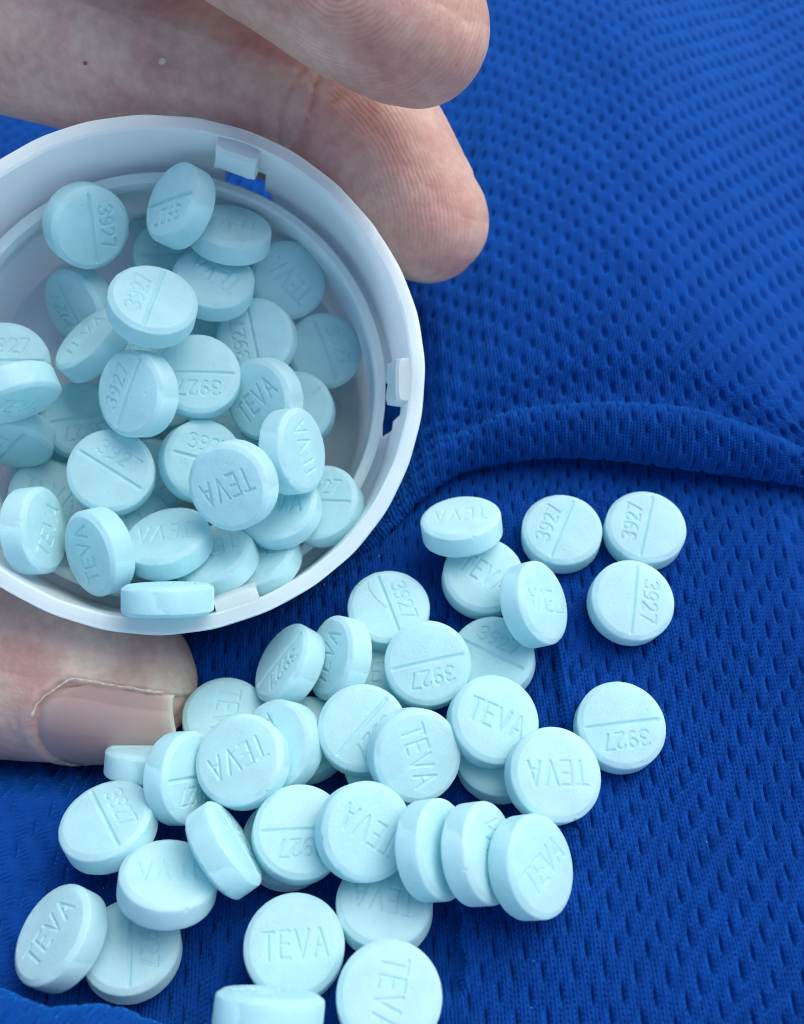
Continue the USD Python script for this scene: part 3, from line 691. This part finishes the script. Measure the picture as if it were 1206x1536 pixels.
for row in POSES:
    key, side = row[0], row[1]; c, n, e = np.array(row[2:5]), np.array(row[5:8]), np.array(row[8:11])
    z = unit(n) if side == "N" else -unit(n)
    x = unit(e - z * (e @ z)); y = np.cross(z, x)
    t = UsdGeom.Xform.Define(stage, "/World/tablet" + (f"_{count:03d}" if count else ""))
    mm = Gf.Matrix4d(*[float(w) for r_ in (x, y, z, c * MM) for w in (*r_, 0)]); mm[3, 3] = 1
    t.AddTransformOp().Set(mm)
    t.GetPrim().GetReferences().AddInternalReference(f"/World/tablet_shape_{'d' if key == 'O9' else 'abc'[count % 3]}")
    t.GetPrim().SetInstanceable(True)
    say(t, LABELS[key], "tablet", "tablets in the bottle cap" if key[0] == "C" else "tablets spilled on the fabric")
    count += 1

# ---------------------------------------------------------------- the hand
class Finger:
    def __init__(self, chain):
        p = np.array([c for c, r in chain]); r = np.array([r for c, r in chain], float)
        s = np.r_[0, np.cumsum(np.linalg.norm(np.diff(p, axis=0), axis=1))]
        self.s, self.end = s, s[-1]; self.p, self.r = PchipInterpolator(s, p), PchipInterpolator(s, r)

    def solid(self, step=1.6):
        out = []
        ss = np.linspace(0, self.end, max(3, int(self.end / step)))
        balls = [manifold3d.Manifold.sphere(float(self.r(t)), 44).translate([float(w) for w in self.p(t)]) for t in ss]
        return [manifold3d.Manifold.batch_hull([a, b]) for a, b in zip(balls, balls[1:])]

    def near(self, V):
        """for points: running length along the finger, distance from its middle line over the radius, outward direction"""
        ss = np.linspace(0, self.end, 260); pp = self.p(ss)
        from scipy.spatial import cKDTree
        d, k = cKDTree(pp).query(V)
        t = ss[k]; ax = self.p(t, 1); ax /= np.linalg.norm(ax, axis=1, keepdims=True)
        w = V - pp[k]; al = np.sum(w * ax, 1); t = t + al
        w = w - al[:, None] * ax
        return t, np.linalg.norm(w, axis=1) / self.r(np.clip(t, 0, self.end)), w, ax


index, middle, thumb = Finger(INDEX), Finger(MIDDLE), Finger(THUMB)
ring_f = Finger([(at(520, -330, 92), 7), (at(420, -400, 92), 8), (at(100, -520, 98), 9), (at(-200, -560, 114), 10), (at(-660, -330, 146), 11)])
little = Finger([(at(330, -560, 96), 6), (at(240, -610, 97), 7), (at(0, -720, 106), 8), (at(-250, -740, 120), 9), (at(-700, -520, 150), 10.5)])
parts = index.solid() + middle.solid() + thumb.solid() + ring_f.solid(3) + little.solid(3)
K = [INDEX[-1], MIDDLE[-1], (at(-660, -330, 146), 11), (at(-700, -520, 150), 10.5), THUMB[-1], (at(-1150, -200, 165), 15), (at(-1150, 250, 160), 16)]
parts.append(manifold3d.Manifold.batch_hull([manifold3d.Manifold.sphere(float(r), 32).translate([float(w) for w in c]) for c, r in K]))
body = manifold3d.Manifold.batch_boolean(parts, manifold3d.OpType.Add).simplify(0.02)
body = body.refine_to_length(0.5)
q = body.to_mesh(); hand = trimesh.Trimesh(np.array(q.vert_properties[:, :3], float), np.array(q.tri_verts), process=True)
trimesh.smoothing.filter_taubin(hand, lamb=0.5, nu=0.53, iterations=26)
V, F = np.array(hand.vertices), np.array(hand.faces); VN = np.array(hand.vertex_normals)
move = np.zeros(len(V)); phase = np.zeros(len(V)); mask = np.zeros(len(V))
D = np.linalg.norm(V - EYE, axis=1)
loc = {}
for nm, fg in (("index", index), ("middle", middle), ("thumb", thumb)):
    loc[nm] = fg.near(V)
own = np.argmin(np.stack([loc[n][1] for n in ("index", "middle", "thumb")]), 0)


def pixel(V):
    q = V - EYE; z = q @ FWD
    return (q @ RIGHT) / z * FOC + 603, -(q @ UP) / z * FOC + 768


# broad flesh: soft unevenness everywhere
move += 0.55 * (meshkit.fbm(V / 9.0, 2, 3) - 0.5) + 0.16 * (meshkit.fbm(V / 2.2, 2, 5) - 0.5)
# index: two fold creases at the end joint, with fine skin lines beside them
t, f, w, ax = loc["index"]; s_dip = index.s[3]
sel = own == 0
side_ = np.sum(w * view(np.array([0.6, -0.8, 0.0])), 1)
for off, dep, wid in ((0.6, 0.55, 0.45), (3.1, 0.32, 0.35), (-1.8, 0.2, 0.3)):
    wav = off + 0.6 * np.sin(side_ * 0.45 + off) + 0.05 * side_
    move -= sel * dep * np.exp(-(((t - s_dip - wav) / wid) ** 2))
for k in range(12):
    off = -4.5 + k * 0.95 + 0.3 * math.sin(k * 7.7)
    wav = off + 0.7 * np.sin(side_ * 0.8 + k) + 0.35 * np.sin(side_ * 2.1 + 2 * k)
    move -= sel * 0.07 * np.exp(-(((t - s_dip - wav) / 0.2) ** 2)) * (0.4 + 0.6 * np.sin(k * 3.1) ** 2)
# pad of the index swells between joint and tip
move += sel * 0.7 * np.exp(-(((t - s_dip * 0.52) / 4.5) ** 2))
# friction ridges: distance from a focus, in millimetres
foc_i, foc_m = at(330, 360, 103), at(505, -50, 84)
ph_i = np.linalg.norm(V - foc_i, axis=1); ph_m = np.linalg.norm(V - foc_m, axis=1)
m_i = sel * smoothstep(s_dip + 1, s_dip - 3, t)
t2 = loc["middle"][0]; sel2 = own == 1
m_m = sel2 * (1 - smoothstep(middle.s[3] * 0.8, middle.s[3] * 1.1, t2))
phase = np.where(sel, ph_i, np.where(sel2, ph_m, 0)); mask = np.where(sel, m_i * 0.8, np.where(sel2, m_m, 0))
t3 = loc["thumb"][0]; sel3 = own == 2
foc_t = at(330, 900, 104)
u_, v_ = pixel(V)
m_t = sel3 * smoothstep(150, 210, u_) * (1 - smoothstep(1000, 1030, v_))
phase = np.where(sel3, np.linalg.norm(V - at(190, 1120, 100), axis=1), phase); mask = np.where(sel3, m_t * 0.7, mask)


# nails -----------------------------------------------------------
def nail_frame(fg, s0, s1, normal):
    """base point, axis towards the tip, nail normal, sideways"""
    a, b = fg.p(s0), fg.p(s1); ax = unit(b - a); nr = unit(normal - ax * (normal @ ax)); return a, ax, nr, np.cross(ax, nr)


def nail_shape(frame, length, r0, half, lift=0.0, curve=0.16):
    o, ax, nr, bi = frame
    n_s, n_p = 46, 40
    S_, Q_ = np.meshgrid(np.linspace(0, 1, n_s), np.linspace(-1, 1, n_p), indexing="ij")
    cut = 0.34 * (1 - np.sqrt(1 - (0.97 * Q_) ** 2))                                   # rounded at the cuticle
    edge = 0.05 * Q_ ** 2 - 0.02 * np.abs(Q_) ** 6          # and at the free edge
    s = (cut + (1 - cut - edge) * S_); ph = Q_ * half * (0.86 + 0.14 * smoothstep(0, 0.35, S_))
    rad = r0 * (1 - curve * s ** 2.2) + lift - 0.35 * (1 - smoothstep(0, 0.12, S_)) - 0.4 * np.abs(Q_) ** 6
    rad = rad + 0.006 * np.sin(Q_ * 33) + 0.05 * (meshkit.noise(np.stack([Q_ * 5, S_ * 3, S_ * 0 + 1.1], -1)) - 0.5)
    pt = o + (s * length)[..., None] * ax + (rad * np.cos(ph))[..., None] * nr + (rad * np.sin(ph))[..., None] * bi
    inn = o + (s * length)[..., None] * ax + ((rad - 0.42) * np.cos(ph))[..., None] * nr + ((rad - 0.42) * np.sin(ph))[..., None] * bi
    n = n_s * n_p; gf = grid_faces(n_s, n_p); i = np.arange(n).reshape(n_s, n_p)
    loop = np.r_[i[0, :-1], i[:-1, -1], i[-1, :0:-1], i[:0:-1, 0]]; lp = np.roll(loop, -1)
    Fn = np.vstack([gf, gf[:, ::-1] + n, np.c_[loop, loop + n, lp + n], np.c_[loop, lp + n, lp]])
    uv = np.stack([S_, Q_], -1).reshape(-1, 2)
    t = trimesh.Trimesh(np.vstack([pt.reshape(-1, 3), inn.reshape(-1, 3)]), Fn, process=False); t.fix_normals()
    return np.array(t.vertices), np.array(t.faces), np.vstack([uv, uv])


def skin_round_nail(frame, length, r0, half, sel):
    """skin sinks under the plate and swells in a low fold round it"""
    global move
    o, ax, nr, bi = frame
    w = V - o; s = w @ ax / length; a = np.arctan2(w @ bi, w @ nr)
    d_side = (np.abs(a) - half * 0.97) * r0; d_base = -(s - 0.34 * (1 - np.sqrt(1 - np.minimum(0.97 * np.abs(a / half), 0.97) ** 2))) * length
    d = np.maximum(d_side, d_base)
    d_tip = (s - 0.93) * length
    near_ = sel & (np.abs(a) < half + 0.8) & (s > -0.6)
    inside = near_ & (d < 0)
    move[inside] -= 0.35 * smoothstep(0.2, 0.9, -d[inside])
    ridge = near_ & (d >= -1.2)
    move[ridge] += (0.34 * np.exp(-(((d[ridge] - 0.45) / 0.7) ** 2))) * (1 - smoothstep(0, 1.5, d_tip[ridge]))


tn = nail_frame(thumb, thumb.s[1] + 4.4, thumb.s[0] + 0.3, view(np.array([0, 0.56, -0.83])))
skin_round_nail(tn, 14.0, 9.4, 0.76, sel3)
inail = nail_frame(index, index.s[2] + 3.0, 0.4, view(np.array([0.52, -0.55, 0.65])))
skin_round_nail(inail, 13.0, 7.7, 0.75, sel)
V2 = V + VN * move[:, None]
# the flesh flattens where it is pressed against the cap
L = (V2 - CAP_O) @ CAP_M.T; rad = np.hypot(L[:, 0], L[:, 1])
wall = np.where(L[:, 2] > -11.9, R_OUT + 0.12, R_LINER + 0.3)
hit = (L[:, 2] < 0.6) & (L[:, 2] > -23) & (rad < wall) & (rad > 4)
V2[hit] += ((wall[hit] / rad[hit] - 1)[:, None] * L[hit] * [1, 1, 0]) @ CAP_M

person = UsdGeom.Xform.Define(stage, "/World/hand")
say(person, "bare hand holding the white cap between thumb below and two fingers above", "hand")
put("/World/hand/skin", (V2, F), SKIN, smooth=True, uv=np.c_[phase, mask])
for k, (fr, ln, r0, hf, nm, lb) in enumerate(((tn, 14.0, 9.3, 0.76, "nail", "thumbnail with pale free edge and dry cuticle"), (inail, 13.0, 7.55, 0.75, "nail_001", "fingernail seen edge on"))):
    nv, nf, uv = nail_shape(fr, ln, r0, hf, curve=0.34)
    say(put("/World/hand/" + nm, (nv, nf), NAIL, smooth=True, uv=uv), lb)

# a mole and a hard spot on the index finger
def on_skin(u, v):
    pu, pv = pixel(V2); k = np.where(np.hypot(pu - u, pv - v) < 6)[0]
    k = k[np.argmin(((V2[k] - EYE) @ FWD))]; return V2[k], VN[k]


MOLE = usdkit.material(stage, "/World/Looks/mole", {"p": ("principled_bsdf", {"base_color": (0.22, 0.075, 0.055), "roughness": 0.5})}, surface="p.BSDF")
for nm, u, v, size, mt in (("mole", 127, 98, 0.24, MOLE), ("callus", 243, 93, 0.42, None)):
    p, n = on_skin(u, v); d = trimesh.creation.icosphere(3, 1.0)
    q = np.array(d.vertices) * (1 + 0.35 * (meshkit.noise(np.array(d.vertices) * 1.7 + 3)[:, None] - 0.5))
    tx = unit(np.cross(n, RIGHT)); ty = np.cross(n, tx)
    q = p + size * (q[:, :1] * tx * 0.8 + q[:, 1:2] * ty + q[:, 2:] * n * 0.16)
    put("/World/hand/" + nm, (q, np.array(d.faces)), mt or DRY, smooth=True)
# the dry skin along the thumbnail's base and upper side
o, ax, nr, bi = tn
track = []
for q in np.linspace(-1.0, 1.0, 90):
    track.append((0.34 * (1 - math.sqrt(1 - (0.97 * q) ** 2)) - 0.012, q * 0.76 * (0.86 if abs(q) < 0.98 else 0.88)))
side = 1 if (bi @ UP) > 0 else -1
for s in np.linspace(0.265, 0.93, 110): track.append((s, side * 0.76 * (0.88 + 0.13 * smoothstep(0, 0.35, s))))
if side < 0: track = track[:90][::-1] + track[90:]
track = np.array(track)
track = ndimage.gaussian_filter1d(track, 5, axis=0, mode='nearest')
rs = np.linspace(0, 1, len(track)); radius = 9.42 * (1 - 0.34 * np.clip(track[:, 0], 0, 1) ** 2.2) + 0.0 + 0.10 * (meshkit.noise(np.c_[rs * 40, rs * 0, rs * 0 + 4.4]) - 0.5)
line = o + (track[:, 0] * 14.0)[:, None] * ax + (radius * np.cos(track[:, 1]))[:, None] * nr + (radius * np.sin(track[:, 1]))[:, None] * bi
line += 0.16 * (np.c_[meshkit.noise(np.c_[rs * 55, rs * 0 + 1.5, rs * 0]), meshkit.noise(np.c_[rs * 55, rs * 0 + 7.5, rs * 0]), meshkit.noise(np.c_[rs * 55, rs * 0 + 3.5, rs * 0])] - 0.5)
width = 0.05 + 0.17 * meshkit.noise(np.c_[rs * 34, rs * 0 + 8.5, rs * 0]) ** 2
tang = np.gradient(line, axis=0); tang /= np.linalg.norm(tang, axis=1, keepdims=True)
outw = line - (o + (track[:, 0] * 14.0)[:, None] * ax); outw /= np.linalg.norm(outw, axis=1, keepdims=True)
sidew = np.cross(tang, outw)
th_ = np.linspace(0, 2 * np.pi, 9)
tube = line[:, None] + width[:, None, None] * (np.cos(th_)[None, :, None] * sidew[:, None] * 1.3 + np.sin(th_)[None, :, None] * outw[:, None] * 0.7)
put("/World/hand/cuticle", (tube.reshape(-1, 3), grid_faces(len(line), 9)), DRY, smooth=True)

# ---------------------------------------------------------------- bits of lint and tablet dust caught in the knit
bits = []
for k in range(22):
    u, v = rng.uniform(150, 1190), rng.uniform(760, 1520)
    p = on_level(u, v, -3.0); z = lap(p[:1], p[1:2])[0]; p = on_level(u, v, float(z)); z = lap(p[:1], p[1:2])[0]
    i = np.argmin(np.abs(xs - p[0])); j = np.argmin(np.abs(Yv[:, i] - p[1]) + 99 * (TT[:, i] >= 0))
    s = rng.uniform(0.035, 0.075)
    b = trimesh.creation.icosphere(1, s); b.vertices *= rng.uniform(0.6, 1.5, 3); b.apply_translation([p[0], p[1], Zv[j, i] + 0.1 + s * 0.5]); bits.append(b)
bit = trimesh.util.concatenate(bits)
say(put("/World/tablet_dust", bit, PILL_LOOKS[1], smooth=True), "tiny pale specks of tablet dust caught in the blue knit", "dust", kind="stuff")
